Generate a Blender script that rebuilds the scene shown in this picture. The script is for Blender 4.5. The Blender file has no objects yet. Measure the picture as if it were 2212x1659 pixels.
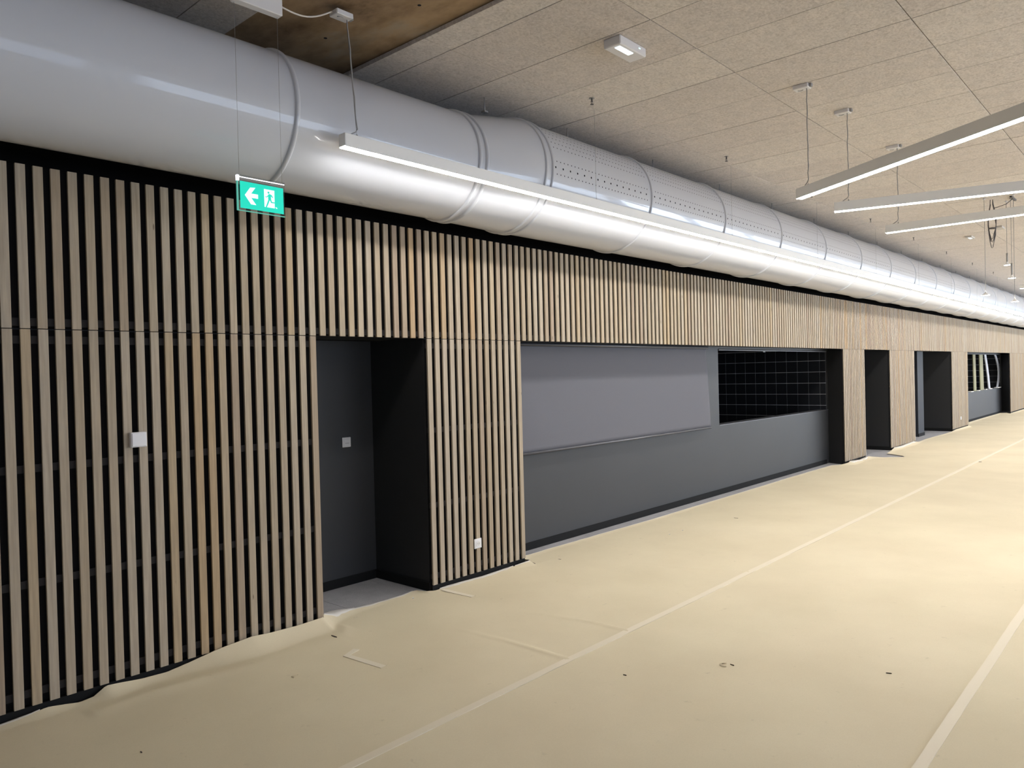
import bpy, math, random
from mathutils import Matrix, Vector
random.seed(7)
S = bpy.context.scene
C = S.collection

# ------------------------------------------------------------------ camera
CAM = (0.0, -4.5937, 1.7532)
YAW, PIT, ROL, FPX = 0.835245, -0.0123935, -0.0251498, 1623.32
def cam_axes():
    cy, sy, cp, sp = math.cos(YAW), math.sin(YAW), math.cos(PIT), math.sin(PIT)
    f = Vector((sy*cp, cy*cp, sp)); r = Vector((cy, -sy, 0)); u = r.cross(f)
    c, s = math.cos(ROL), math.sin(ROL)
    return r*c+u*s, u*c-r*s, f
R_, U_, F_ = cam_axes()
cd = bpy.data.cameras.new('camera'); cam = bpy.data.objects.new('camera', cd); C.objects.link(cam)
cd.sensor_width = 36; cd.lens = 36*FPX/2212; cd.clip_end = 200
m = Matrix.Identity(4)
for i in range(3):
    m[i][0] = R_[i]; m[i][1] = U_[i]; m[i][2] = -F_[i]; m[i][3] = CAM[i]
cam.matrix_world = m
S.camera = cam

# ------------------------------------------------------------------ world, daylight, exposure
S.view_settings.view_transform = 'Standard'; S.view_settings.look = 'None'
S.view_settings.gamma = 1; S.view_settings.use_curve_mapping = False
S.view_settings.exposure = 1.22
LAMP = 24.0            # strength of the linear lamps' diffusers
DAY = 95.0             # daylight through each window of the far side, watts
W = bpy.data.worlds.new('world'); S.world = W; W.use_nodes = True
W.node_tree.nodes['Background'].inputs[0].default_value = (0.62, 0.75, 1, 1)
W.node_tree.nodes['Background'].inputs[1].default_value = 1.0
YF = -11.5             # window side of the hall
XE, XS = 58.0, -5.0    # ends of the hall
for k in range(12):
    a = bpy.data.lights.new('window_daylight', 'AREA'); a.shape = 'RECTANGLE'; a.size = 4.0; a.size_y = 2.6
    a.energy = DAY*(0.0 if k < 2 else 0.4 if k < 3 else 0.8 if k < 5 else 1.8); a.color = (0.72, 0.84, 1.0)
    o = bpy.data.objects.new('window_daylight', a); C.objects.link(o)
    o.location = (-2.2+5.0*k, YF+0.12, 1.7); o.rotation_euler = (math.radians(112), 0, 0)

# ------------------------------------------------------------------ helpers
class MB:
    def __init__(s): s.v = []; s.f = []; s.sm = []
    def face(s, idx, sm=False): s.f.append(tuple(idx)); s.sm.append(sm)
    def box(s, x0, x1, y0, y1, z0, z1):
        n = len(s.v)
        s.v += [(x0,y0,z0),(x1,y0,z0),(x1,y1,z0),(x0,y1,z0),(x0,y0,z1),(x1,y0,z1),(x1,y1,z1),(x0,y1,z1)]
        for q in ((0,3,2,1),(4,5,6,7),(0,1,5,4),(1,2,6,5),(2,3,7,6),(3,0,4,7)): s.face([n+i for i in q])
        return s
    def bevbox(s, x0, x1, y0, y1, z0, z1, b):
        # box with chamfered edges
        n = len(s.v); P = []
        for sx in (0,1):
            for sy in (0,1):
                for sz in (0,1):
                    X=(x0,x1)[sx]; Y=(y0,y1)[sy]; Z=(z0,z1)[sz]
                    dx=b*(1,-1)[sx]; dy=b*(1,-1)[sy]; dz=b*(1,-1)[sz]
                    P += [(X,Y+dy,Z+dz),(X+dx,Y,Z+dz),(X+dx,Y+dy,Z)]
        s.v += P
        I = lambda a,b_,c,k: n+(a*4+b_*2+c)*3+k
        for a in (0,1):
            q=[I(a,0,0,0),I(a,1,0,0),I(a,1,1,0),I(a,0,1,0)]; s.face(q if a else q[::-1])
            q=[I(0,a,0,1),I(0,a,1,1),I(1,a,1,1),I(1,a,0,1)]; s.face(q if a else q[::-1])
            q=[I(0,0,a,2),I(1,0,a,2),I(1,1,a,2),I(0,1,a,2)]; s.face(q if a else q[::-1])
        for a in (0,1):
            for b_ in (0,1):
                s.face([I(a,b_,0,0),I(a,b_,1,0),I(a,b_,1,1),I(a,b_,0,1)])
                s.face([I(a,0,b_,0),I(a,1,b_,0),I(a,1,b_,2),I(a,0,b_,2)])
                s.face([I(0,a,b_,1),I(1,a,b_,1),I(1,a,b_,2),I(0,a,b_,2)])
                for c in (0,1): s.face([I(a,b_,c,0),I(a,b_,c,1),I(a,b_,c,2)])
        return s
    def tube(s, pts, r, seg=8, caps=True):
        pts = [Vector(p) for p in pts]; n0 = len(s.v)
        rr = r if isinstance(r, (list, tuple)) else [r]*len(pts)
        ref = Vector((0,0,1))
        for i, p in enumerate(pts):
            t = (pts[min(i+1,len(pts)-1)]-pts[max(i-1,0)]).normalized()
            a = ref if abs(t.dot(ref)) < 0.9 else Vector((1,0,0))
            u = t.cross(a).normalized(); w = t.cross(u)
            for k in range(seg):
                an = 2*math.pi*k/seg
                s.v.append(tuple(p+(u*math.cos(an)+w*math.sin(an))*rr[i]))
        for i in range(len(pts)-1):
            for k in range(seg):
                k2 = (k+1) % seg
                s.face([n0+i*seg+k, n0+i*seg+k2, n0+(i+1)*seg+k2, n0+(i+1)*seg+k], True)
        if caps:
            s.face([n0+k for k in range(seg)][::-1]); s.face([n0+(len(pts)-1)*seg+k for k in range(seg)])
        return s
    def lathe_x(s, prof, cy, cz, seg=96, closed=False):
        # prof: list of (x, r) ; revolve about the axis (x, cy, cz)
        n0 = len(s.v)
        for (x, r, *c) in prof:
            yy, zz = (c if c else (cy, cz))
            for k in range(seg):
                a = 2*math.pi*k/seg
                s.v.append((x, yy+r*math.cos(a), zz+r*math.sin(a)))
        for i in range(len(prof)-1):
            for k in range(seg):
                k2 = (k+1) % seg
                s.face([n0+i*seg+k, n0+(i+1)*seg+k, n0+(i+1)*seg+k2, n0+i*seg+k2], True)
        return s
    def poly(s, pts):
        n = len(s.v); s.v += [tuple(p) for p in pts]; s.face(range(n, n+len(pts))); return s
    def prism(s, pts2, f0, f1):
        # extrude a 2D outline between mappings f0 and f1
        n = len(s.v); k = len(pts2)
        s.v += [f0(*p) for p in pts2]+[f1(*p) for p in pts2]
        s.face(range(n, n+k)); s.face(range(n+2*k-1, n+k-1, -1))
        for i in range(k):
            j = (i+1) % k; s.face([n+i, n+k+i, n+k+j, n+j])
        return s
    def mesh(s, name, mat):
        me = bpy.data.meshes.new(name); me.from_pydata(s.v, [], s.f); me.update()
        me.polygons.foreach_set('use_smooth', s.sm)
        if mat: me.materials.append(mat)
        return me
    def build(s, name, mat, parent=None, recalc=True):
        me = s.mesh(name, mat)
        if recalc:
            import bmesh
            b = bmesh.new(); b.from_mesh(me); bmesh.ops.recalc_face_normals(b, faces=b.faces); b.to_mesh(me); b.free()
        return link(name, me, parent)
def link(name, me, parent=None, loc=None):
    o = bpy.data.objects.new(name, me); C.objects.link(o)
    if loc: o.location = loc
    if parent:
        o.parent = parent; o.matrix_parent_inverse = Matrix.Translation(-Vector(parent.location))
        if parent.parent: o.matrix_parent_inverse = Matrix.Translation(-Vector(parent.location))
    return o
def tag(o, label, cat, group=None):
    o['label'] = label; o['category'] = cat
    if group: o['group'] = group
    return o
def thing(name, loc, label, cat, group=None):
    o = bpy.data.objects.new(name, None); C.objects.link(o); o.location = loc; o.empty_display_size = 0.1
    return tag(o, label, cat, group)
def struct(o): o['kind'] = 'structure'; return o
def stuff(o): o['kind'] = 'stuff'; return o

# ------------------------------------------------------------------ materials
def mat(name, col=(.5,.5,.5), rough=.6, metal=0, spec=.5, coat=0, emit=None, es=0):
    M = bpy.data.materials.new(name); M.use_nodes = True; b = M.node_tree.nodes['Principled BSDF']
    b.inputs['Base Color'].default_value = (*col, 1); b.inputs['Roughness'].default_value = rough
    b.inputs['Metallic'].default_value = metal; b.inputs['Specular IOR Level'].default_value = spec
    b.inputs['Coat Weight'].default_value = coat
    if emit: b.inputs['Emission Color'].default_value = (*emit, 1); b.inputs['Emission Strength'].default_value = es
    return M
def N(M, t, **kw):
    n = M.node_tree.nodes.new(t)
    for k, v in kw.items(): setattr(n, k, v)
    return n
def L(M, a, b): M.node_tree.links.new(a, b)
def B(M): return M.node_tree.nodes['Principled BSDF']
def pos(M, scale=(1,1,1)):
    g = N(M, 'ShaderNodeNewGeometry'); v = N(M, 'ShaderNodeVectorMath', operation='MULTIPLY')
    L(M, g.outputs['Position'], v.inputs[0]); v.inputs[1].default_value = scale
    return v.outputs[0]
def noise(M, scale, vec, detail=4, rough=.5):
    n = N(M, 'ShaderNodeTexNoise'); n.inputs['Scale'].default_value = scale
    n.inputs['Detail'].default_value = detail; n.inputs['Roughness'].default_value = rough
    L(M, vec, n.inputs['Vector']); return n.outputs['Fac']
def ramp(M, fac, stops):
    r = N(M, 'ShaderNodeValToRGB'); e = r.color_ramp.elements
    while len(e) < len(stops): e.new(.5)
    for i, (p, c) in enumerate(stops): e[i].position = p; e[i].color = (*c, 1)
    L(M, fac, r.inputs['Fac']); return r.outputs['Color']
def mix(M, fac, a, b, mode='MIX'):
    n = N(M, 'ShaderNodeMix', data_type='RGBA', blend_type=mode)
    for k, x in ((0, fac), (6, a), (7, b)):
        if isinstance(x, (int, float)): n.inputs[k].default_value = x
        elif isinstance(x, tuple): n.inputs[k].default_value = (*x, 1)
        else: L(M, x, n.inputs[k])
    return n.outputs[2]
def bump(M, h, strength, dist=.01):
    n = N(M, 'ShaderNodeBump'); n.inputs['Strength'].default_value = strength; n.inputs['Distance'].default_value = dist
    L(M, h, n.inputs['Height']); L(M, n.outputs[0], B(M).inputs['Normal'])

PIT_X, X0 = 0.084, 1.1723            # slat pitch, right edge of slat 0
M_wood = mat('oiled_oak_slat', rough=.62, spec=.3)
g = N(M_wood, 'ShaderNodeNewGeometry'); sx = N(M_wood, 'ShaderNodeSeparateXYZ'); L(M_wood, g.outputs['Position'], sx.inputs[0])
def mth(M, op, a, b=None):
    n = N(M, 'ShaderNodeMath', operation=op)
    for k, x in ((0, a), (1, b)):
        if x is None: continue
        if isinstance(x, (int, float)): n.inputs[k].default_value = x
        else: L(M, x, n.inputs[k])
    return n.outputs[0]
idx = mth(M_wood, 'FLOOR', mth(M_wood, 'DIVIDE', mth(M_wood, 'SUBTRACT', sx.outputs[0], X0-0.066), PIT_X))
row = mth(M_wood, 'GREATER_THAN', sx.outputs[2], 2.063)
wn = N(M_wood, 'ShaderNodeTexWhiteNoise', noise_dimensions='1D'); L(M_wood, mth(M_wood, 'ADD', mth(M_wood, 'MULTIPLY', idx, 1.37), mth(M_wood, 'MULTIPLY', row, 517.3)), wn.inputs['W'])
tone = ramp(M_wood, wn.outputs[0], [(0, (.345,.265,.19)), (.2, (.385,.31,.215)), (.5, (.40,.33,.24)), (.8, (.425,.36,.275)), (.94, (.42,.325,.205)), (1, (.425,.295,.165))])
off = N(M_wood, 'ShaderNodeCombineXYZ'); L(M_wood, mth(M_wood, 'MULTIPLY', wn.outputs[0], 9), off.inputs[2])
vv = N(M_wood, 'ShaderNodeVectorMath', operation='ADD'); L(M_wood, pos(M_wood, (40, 40, 1.6)), vv.inputs[0]); L(M_wood, off.outputs[0], vv.inputs[1])
gr = noise(M_wood, 1.6, vv.outputs[0], 5, .6)
gr2 = noise(M_wood, 6, pos(M_wood, (12, 12, 1)), 3)
col = mix(M_wood, 1.0, tone, ramp(M_wood, gr, [(.3, (.80,.78,.76)), (.7, (1.08,1.08,1.08))]), 'MULTIPLY')
col = mix(M_wood, 1.0, col, ramp(M_wood, gr2, [(.3, (.9,.9,.92)), (.75, (1.05,1.03,1.0))]), 'MULTIPLY')
vo = N(M_wood, 'ShaderNodeTexVoronoi'); vo.inputs['Scale'].default_value = 1.1; L(M_wood, pos(M_wood, (9, 9, 2.2)), vo.inputs['Vector'])
col = mix(M_wood, ramp(M_wood, vo.outputs['Distance'], [(.035, (.7,.7,.7)), (.06, (0,0,0))]), col, (.09,.055,.035))
L(M_wood, col, B(M_wood).inputs['Base Color']); bump(M_wood, gr, .15, .002)

M_black = mat('black_backing', (.012,.011,.011), .9, spec=.1)
M_batten = mat('black_stained_batten', (.024,.021,.020), .8, spec=.2)
M_wall = mat('anthracite_paint', (.085,.088,.097), .55, spec=.35)
L(M_wall, mix(M_wall, noise(M_wall, 1.2, pos(M_wall), 3), (.032,.033,.035), (.039,.040,.043)), B(M_wall).inputs['Base Color'])
bump(M_wall, noise(M_wall, 420, pos(M_wall), 2), .12, .002)
M_recess = mat('dark_blue_grey_paint', (.024,.027,.034), .6, spec=.25)
M_rev = mat('dark_reveal_paint', (.022,.022,.023), .6, spec=.3)
bump(M_rev, noise(M_rev, 400, pos(M_rev), 2), .1, .002)
M_base = mat('black_baseboard', (.012,.012,.012), .75, spec=.12)
M_white = mat('white_paint', (.62,.60,.57), .8)
M_plas = mat('white_plastic', (.72,.70,.70), .35)
M_plas_d = mat('grey_plastic', (.30,.29,.28), .5)
M_duct = mat('white_lacquered_sheet_metal', (.56,.575,.615), .34, spec=.3, coat=.6)
B(M_duct).inputs['Coat IOR'].default_value = 1.55
B(M_duct).inputs['Coat Roughness'].default_value = .05
M_hole = mat('perforation_dark', (.02,.02,.025), .9, spec=.1)
M_panel = mat('wood_wool_panel', rough=.95, spec=.1)
n1 = noise(M_panel, 60, pos(M_panel, (.6,1,1)), 6, .75); n2 = noise(M_panel, 7, pos(M_panel), 4, .6)
wv = N(M_panel, 'ShaderNodeTexNoise'); wv.inputs['Scale'].default_value = 26; wv.inputs['Detail'].default_value = 6; wv.inputs['Distortion'].default_value = 1.6
L(M_panel, pos(M_panel), wv.inputs['Vector'])
pc = ramp(M_panel, n1, [(.30, (.53,.48,.435)), (.5, (.65,.60,.555)), (.70, (.74,.69,.64))])
pc = mix(M_panel, 1, pc, ramp(M_panel, wv.outputs['Fac'], [(.33, (.86,.85,.84)), (.55, (1.03,1.03,1.03))]), 'MULTIPLY')
pc = mix(M_panel, 1, pc, ramp(M_panel, n2, [(.3, (.94,.94,.95)), (.7, (1.05,1.03,1.02))]), 'MULTIPLY')
oi = N(M_panel, 'ShaderNodeObjectInfo')
pc = mix(M_panel, 1, pc, ramp(M_panel, oi.outputs['Random'], [(0, (.95,.94,.94)), (1, (1.04,1.04,1.03))]), 'MULTIPLY')
L(M_panel, pc, B(M_panel).inputs['Base Color']); bump(M_panel, n1, .8, .005)
M_void = mat('stained_raw_slab', rough=.9, spec=.15)
v1 = noise(M_void, 1.8, pos(M_void, (1.3,.8,1)), 6, .65); v2 = noise(M_void, 9, pos(M_void, (1,.5,1)), 4)
vc = ramp(M_void, v1, [(.3, (.15,.10,.06)), (.42, (.29,.20,.125)), (.55, (.39,.275,.165)), (.7, (.37,.30,.22))])
vc = mix(M_void, 1, vc, ramp(M_void, v2, [(.3, (.75,.72,.68)), (.6, (1.05,1.05,1.05))]), 'MULTIPLY')
L(M_void, vc, B(M_void).inputs['Base Color'])
M_paper = mat('kraft_floor_paper', rough=.75, spec=.25)
p1 = noise(M_paper, 180, pos(M_paper), 3); p2 = noise(M_paper, 1.1, pos(M_paper), 4, .55); p3 = noise(M_paper, 9, pos(M_paper, (1,1,1)), 5, .7)
kc = mix(M_paper, p1, (.61,.53,.37), (.68,.60,.43))
kc = mix(M_paper, 1, kc, ramp(M_paper, p2, [(.3, (.94,.93,.92)), (.7, (1.04,1.04,1.05))]), 'MULTIPLY')
kc = mix(M_paper, 1, kc, ramp(M_paper, p3, [(.24, (.80,.79,.78)), (.36, (1,1,1))]), 'MULTIPLY')
L(M_paper, kc, B(M_paper).inputs['Base Color']); bump(M_paper, p1, .08, .002)
M_edge = mat('white_paper_edge', (.74,.71,.66), .8)
M_tape = mat('cream_masking_tape', (.70,.62,.48), .6)
M_tape2 = mat('faded_tape', (.70,.63,.50), .7)
M_tile = mat('grey_stone_tile', (.24,.235,.24), .5)
tc = noise(M_tile, 5, pos(M_tile), 5, .6); tf = noise(M_tile, 90, pos(M_tile), 2)
L(M_tile, mix(M_tile, 1, ramp(M_tile, tc, [(.3, (.33,.325,.34)), (.7, (.43,.425,.44))]), ramp(M_tile, tf, [(.4, (.92,.92,.92)), (.6, (1.04,1.04,1.04))]), 'MULTIPLY'), B(M_tile).inputs['Base Color'])
M_grout = mat('floor_grout', (.10,.098,.095), .9)
M_screed = mat('screed', (.30,.29,.27), .9)
M_lamp = mat('light_grey_aluminium', (.86,.85,.83), .45, spec=.4)
M_lampbox = mat('beige_grey_plastic', (.48,.45,.41), .6)
M_glow = mat('led_diffuser', (.9,.9,.88), .5, emit=(1, .98, .955), es=LAMP)
M_glow_l = mat('led_diffuser_long', (.9,.9,.88), .5, emit=(1, .975, .94), es=LAMP*1.0)
M_glow_s = mat('spot_lens', (.9,.9,.9), .5, emit=(1, .97, .93), es=12)
M_led = mat('cool_led_window', (.8,.85,.9), .3, emit=(.72, .88, 1), es=.6)
M_blind = mat('grey_blind_fabric', (.285,.285,.31), .85, spec=.2)
bw = noise(M_blind, 300, pos(M_blind, (1,1,1)), 2)
L(M_blind, mix(M_blind, bw, (.115,.115,.132), (.143,.143,.160)), B(M_blind).inputs['Base Color'])
M_bar = mat('anthracite_metal', (.10,.10,.11), .35, metal=.4)
M_rail = mat('brushed_steel_rail', (.14,.14,.14), .5, metal=0)
M_btile = mat('black_glazed_tile', (.014,.015,.018), .3, spec=.4)
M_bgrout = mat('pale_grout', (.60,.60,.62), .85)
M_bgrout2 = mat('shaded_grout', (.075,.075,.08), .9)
M_steel = mat('galvanised_wire', (.35,.34,.33), .4, metal=.5)
M_cord = mat('grey_cord', (.34,.33,.32), .6)
M_cable = mat('dark_cable', (.09,.08,.08), .6)
M_wcable = mat('white_cable', (.66,.60,.54), .5)
M_green = mat('sign_green', (.0,.30,.22), .4, emit=(.0, .60, .44), es=.42)
M_signw = mat('sign_white', (.8,.9,.9), .4, emit=(.62, .95, .93), es=.42)
M_edgeglow = mat('lit_acrylic_edge', (.9,.9,1), .2, emit=(.95, .93, 1), es=.8)
M_edgegreen = mat('green_acrylic_edge', (.1,.4,.32), .2, emit=(.12, .5, .4), es=.25)
M_acryl = bpy.data.materials.new('clear_acrylic'); M_acryl.use_nodes = True
nt = M_acryl.node_tree; nt.nodes.clear(); o_ = nt.nodes.new('ShaderNodeOutputMaterial'); mx = nt.nodes.new('ShaderNodeMixShader')
t_ = nt.nodes.new('ShaderNodeBsdfTransparent'); t_.inputs[0].default_value = (.86,.88,.9,1); gl = nt.nodes.new('ShaderNodeBsdfGlossy'); gl.inputs['Roughness'].default_value = .05
mx.inputs[0].default_value = .07; nt.links.new(t_.outputs[0], mx.inputs[1]); nt.links.new(gl.outputs[0], mx.inputs[2]); nt.links.new(mx.outputs[0], o_.inputs[0])
M_olive = mat('olive_timber', (.22,.205,.115), .7)
M_strip = mat('pale_grey_plastic_strip', (.36,.36,.38), .5)
M_glass = mat('window_glass', (.9,.95,1), .05)

# ------------------------------------------------------------------ setting
SEAM, TOP, BOT = 2.063, 2.938, 0.054
ZC = 4.0; ZS = ZC+.035          # ceiling panel face, slab above
# openings of the left wall between solid blocks
DN = [(3.022, 4.062), (5.206, 13.89), (15.034, 16.664), (18.478, 22.04), (23.852, 30.44)]
EDG = [XS]+[e for d in DN for e in d]+[XE]
mb = MB()
SPL = {13.89: 14.02, 30.44: 30.85}                                                # splayed right-hand reveals of the two hatches
for k in range(0, len(EDG), 2):                                                   # solid blocks
    a, b = EDG[k], EDG[k+1]; c = SPL.get(a, a)
    mb.prism([(a, .046), (b, .046), (b, .95), (c, .95), (c, .335), (a, .046)][:5 if c != a else 3]+([] if c != a else [(a, .95)]), lambda x, y: (x, y, 0), lambda x, y: (x, y, 2.075))
mb.box(XS, XE, .046, .62, 2.075, 2.93)                                            # lintel behind the upper slats
wl = struct(mb.build('wall_left', M_rev))
mb = MB(); mb.box(XS, XE, .62, .75, 2.075, ZS+.1)
struct(mb.build('wall_upper', M_black))
mb = MB(); mb.box(3.022, 4.062, .745, .95, 0, 2.075)
struct(mb.build('wall_niche', M_wall))
mb = MB(); YB = .333
mb.box(5.206, 14.02, YB, YB+.13, 0, .968); mb.box(5.206, 9.762, YB, YB+.13, .968, 2.075)
mb.box(9.762, 14.02, YB, YB+.13, 2.045, 2.075)
struct(mb.build('wall_hatch', M_wall))
mb = MB(); mb.box(9.762, 14.02, YB-.006, YB+.16, .966, .974)
struct(mb.build('trim_hatch_sill', M_bar))
mb = MB(); mb.box(23.852, 30.85, YB, YB+.13, 0, .885); mb.box(23.852, 30.85, YB, YB+.13, 2.05, 2.075)
struct(mb.build('wall_far_hatch', M_wall))
mb = MB(); mb.box(20.07, 20.60, .333, .55, 0, 2.075)
struct(mb.build('wall_recess', M_recess))
# dark rooms behind
mb = MB()
mb.box(4.062, 31, 5.0, 5.15, 0, 2.6); mb.box(4.9, 5.206, .95, 5.0, 0, 2.6); mb.box(30.87, 31.0, .95, 5.0, 0, 2.6)
mb.box(14.04, 14.4, .95, 5.0, 0, 2.6); mb.box(15.0, 15.034, .95, 5.0, 0, 2.6); mb.box(16.70, 16.9, .95, 5.0, 0, 2.6)
mb.box(18.2, 18.478, .95, 5.0, 0, 2.6); mb.box(22.04, 22.2, .95, 5, 0, 2.6); mb.box(23.6, 23.852, .95, 5, 0, 2.6)
struct(mb.build('wall_service_rooms', M_rev))
mb = MB(); mb.box(3.0, 31, .75, 5.15, 2.6, 2.7); mb.box(3.0, 31, .75, .95, 2.075, 2.6)
struct(mb.build('ceiling_service_rooms', M_black))
# black tiled side walls of the two serving hatches: grout bed and single tiles
def tiled(name, x, y0, y1, z0, z1, gy, gz, step, hide):
    bed = MB(); bed.box(x, x+.02, y0, y1, z0, z1)
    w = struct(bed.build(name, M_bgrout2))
    hl = MB(); k = 0
    j = math.floor((z0-gz)/step)+1
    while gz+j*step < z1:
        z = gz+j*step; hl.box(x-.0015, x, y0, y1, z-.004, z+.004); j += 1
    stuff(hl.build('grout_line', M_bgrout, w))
    me = MB().bevbox(-.008, 0, -step/2+.0045, step/2-.0045, -step/2+.0035, step/2-.0035, .0015).mesh('tile', M_btile)
    j0 = math.floor((z0-gz)/step); i0 = math.floor((y0-gy)/step)
    rest = MB()
    for j in range(j0, math.ceil((z1-gz)/step)):
        for i in range(i0, math.ceil((y1-gy)/step)):
            yc, zc = gy+(i+.5)*step, gz+(j+.5)*step
            if zc+step/2 > z1+.01 or zc-step/2 < z0-.01: continue
            if yc-step/2 < y0-.01:
                if yc+step/2 > y0+.02: MB().bevbox(x-.008, x, y0, yc+step/2-.0045, zc-step/2+.0035, zc+step/2-.0035, .0015).build('tile', M_btile, w)
                continue
            link('tile', me, w, (x, yc, zc))
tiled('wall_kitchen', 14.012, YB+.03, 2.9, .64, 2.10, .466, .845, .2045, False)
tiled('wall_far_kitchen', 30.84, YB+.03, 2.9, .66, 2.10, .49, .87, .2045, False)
# shutter rail at the head of the hatch
mb = MB(); mb.box(9.80, 13.98, .335, .350, 2.022, 2.034)
o = thing('hatch_shutter', (9.8, .36, 2.02), 'steel bottom rail of the rolled-up shutter at the top of the serving hatch', 'shutter')
mb.build('bottom_rail', M_rail, o)
MB().box(11.26, 11.34, .33, .35, 2.004, 2.018).build('latch', M_rail, o)
o = thing('hatch_shutter', (24, .36, 2.02), 'steel bottom rail of the raised shutter above the far serving hatch', 'shutter')
MB().box(23.95, 30.7, .335, .350, 2.022, 2.034).build('bottom_rail', M_rail, o)

# baseboards
def base(name, segs, h=.075, t=.012):
    mb = MB()
    for (x0, x1, y0, y1) in segs: mb.bevbox(min(x0,x1), max(x0,x1), min(y0,y1), max(y0,y1), 0, h, .002)
    return struct(mb.build(name, M_base))
base('baseboard_niche', [(3.022, 4.05, .733, .745), (4.05, 4.062, .034, .745)])
base('baseboard_hatch', [(5.206, 13.878, .321, .333), (13.87, 13.90, .028, .06)])
base('baseboard_door', [(16.652, 16.664, .034, .95), (22.028, 22.04, .034, .95), (20.06, 20.61, .321, .333)])
base('baseboard_far_hatch', [(23.852, 30.43, .321, .333), (30.428, 30.44, .034, .333)])
base('baseboard_left', [(EDG[k], EDG[k+1], .010, .046) for k in range(0, len(EDG), 2)], h=.052)

# floor: screed, stone tiles where the paper leaves them bare
mb = MB(); mb.box(XS, XE, YF, 5.15, -.12, -.009)
fl = struct(mb.build('floor', M_grout))
tm = MB().bevbox(0, .597, 0, .597, -.009, 0, .001).mesh('tile', M_tile)
xj = 3.365-.6*3
k = 0
while xj+.6*k < 31:
    x = xj+.6*k; k += 1
    for y in (-.47, .13):
        if y > 0 and not any(a-.6 < x < b for a, b in DN): continue
        link('tile', tm, fl, (x+.0015, y+.0015, 0))
mb = MB(); mb.box(XS, XE, YF, -.475, -.009, 0)
stuff(mb.build('tile_field', M_tile, fl)); 
mb = MB(); mb.box(3.0, 31, .735, 5.0, -.009, -.001)
stuff(mb.build('service_floor', M_tile, fl))

# ceiling: raw slab with wood-wool panels hung below
mb = MB(); mb.box(XS, XE, YF, .75, ZS, ZS+.15)
ce = struct(mb.build('ceiling', M_void))
YJ = [1.597, .382, -.833, -2.048, -3.264, -4.479, -5.694, -6.909, -8.124, -9.339, YF]
cols = []                                        # (x0, x1)
x = 3.619; cols.append((3.37, 3.619))
while x < XE: cols.append((x, min(x+.6, XE))); x += .5995
cols += [(2.105, 2.42), (1.505, 2.105), (.905, 1.505), (.305, .905), (-.3, .305)]
x = -.3
while x > XS: cols.append((max(x-.6, XS), x)); x -= .6
cache = {}; far = MB(); npan = 0
for (a, b) in cols:
    for j in range(len(YJ)-1):
        y1, y0 = min(YJ[j], .62), YJ[j+1]
        jit = random.uniform(-.0012, .0012)
        dx = random.uniform(-.0015, .0015)
        # can the camera see it, and large enough to be picked apart?
        cx, cy = (a+b)/2-CAM[0], (y0+y1)/2-CAM[1]
        dist = math.hypot(cx, cy)
        az = math.atan2(cx, cy)
        vis = abs(az-YAW) < .72 and cx*F_[0]+cy*F_[1] > 1.0
        if vis and b-a > .1 and dist < 17.5 and y0 > -6 and npan < 290:
            key = (round(b-a, 3), round(y1-y0, 3))
            if key not in cache:
                cache[key] = MB().bevbox(.003, b-a-.003, .003, y1-y0-.003, 0, .03, .0015).mesh('panel', M_panel)
            link('panel', cache[key], ce, (a+dx, y0, ZC+jit)); npan += 1
        else:
            far.bevbox(a+.003, b-.003, y0+.003, y1-.003, ZC+jit, ZC+.03, .0015)
stuff(far.build('panel_field', M_panel, ce))
print('ceiling panels', npan)
# anchor holes in the bare slab
mb = MB()
for (x, y) in ((2.72, -.93), (2.86, -.66), (2.95, -.32), (2.62, -1.4), (3.1, -1.1)):
    mb.tube([(x, y, ZS-.001), (x, y, ZS+.02)], .012, 10)
stuff(mb.build('anchor_hole', M_hole, ce))

# the rest of the hall (outside the frame): window side and ends
mb = MB(); mb.box(XS, XE, YF-.2, YF, 0, .35); mb.box(XS, XE, YF-.2, YF, 3.05, ZS)
for k in range(13): mb.box(XS-.2+5*k-.0, XS+.8+5*k-.2, YF-.2, YF, .35, 3.05)
struct(mb.build('wall_right', M_white))
mb = MB(); mb.box(XE, XE+.2, YF, 5.15, 0, ZS); struct(mb.build('wall_far_end', M_white))
mb = MB(); mb.box(XS-.2, XS, YF, 5.15, 0, ZS); struct(mb.build('wall_near_end', M_white))

# ------------------------------------------------------------------ slatted cladding
SW, SD = .047, .016
def slat_mesh(z0, z1): return MB().bevbox(-SW, 0, 0, SD, z0, z1, .0008).mesh('slat', M_wood)
ml, mu = slat_mesh(BOT, SEAM-.0022), slat_mesh(SEAM+.0022, TOP)
def sx_(i): return X0+PIT_X*i
def cladding(i0, i1, upper, label, x0, x1, single=None):
    t = thing('slat_cladding', (x0, 0, SEAM if upper else 0), label, 'wall cladding')
    single = i1+1 if single is None else single
    rest = MB()
    z0, z1 = (SEAM+.0022, TOP) if upper else (BOT, SEAM-.0022)
    for i in range(i0, i1+1):
        if i < single: link('slat', mu if upper else ml, t, (sx_(i)+random.uniform(-.0012, .0012), random.uniform(-.0006, .0006), 0))
        else: rest.box(sx_(i)-SW, sx_(i), 0, SD, z0, z1)
    if rest.v: stuff(rest.build('slat', M_wood, t))
    for z in ((2.100,) if upper else (.12, .70, 1.315, 2.005)):
        MB().box(x0, x1, SD, .034, z-.021, z+.021).build('batten', M_batten, t)
    MB().box(x0, x1, .038, .0455, z0-(0 if upper else .0), z1).build('backing', M_black, t)
    return t
cladding(-30, 22, False, 'oak slat cladding left of the doorway, carrying the square white box', sx_(-30)-SW, sx_(22), None)
cladding(35, 48, False, 'narrow oak slat cladding between the doorway and the roller blind, with a white socket', sx_(35)-SW, sx_(48))
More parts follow.
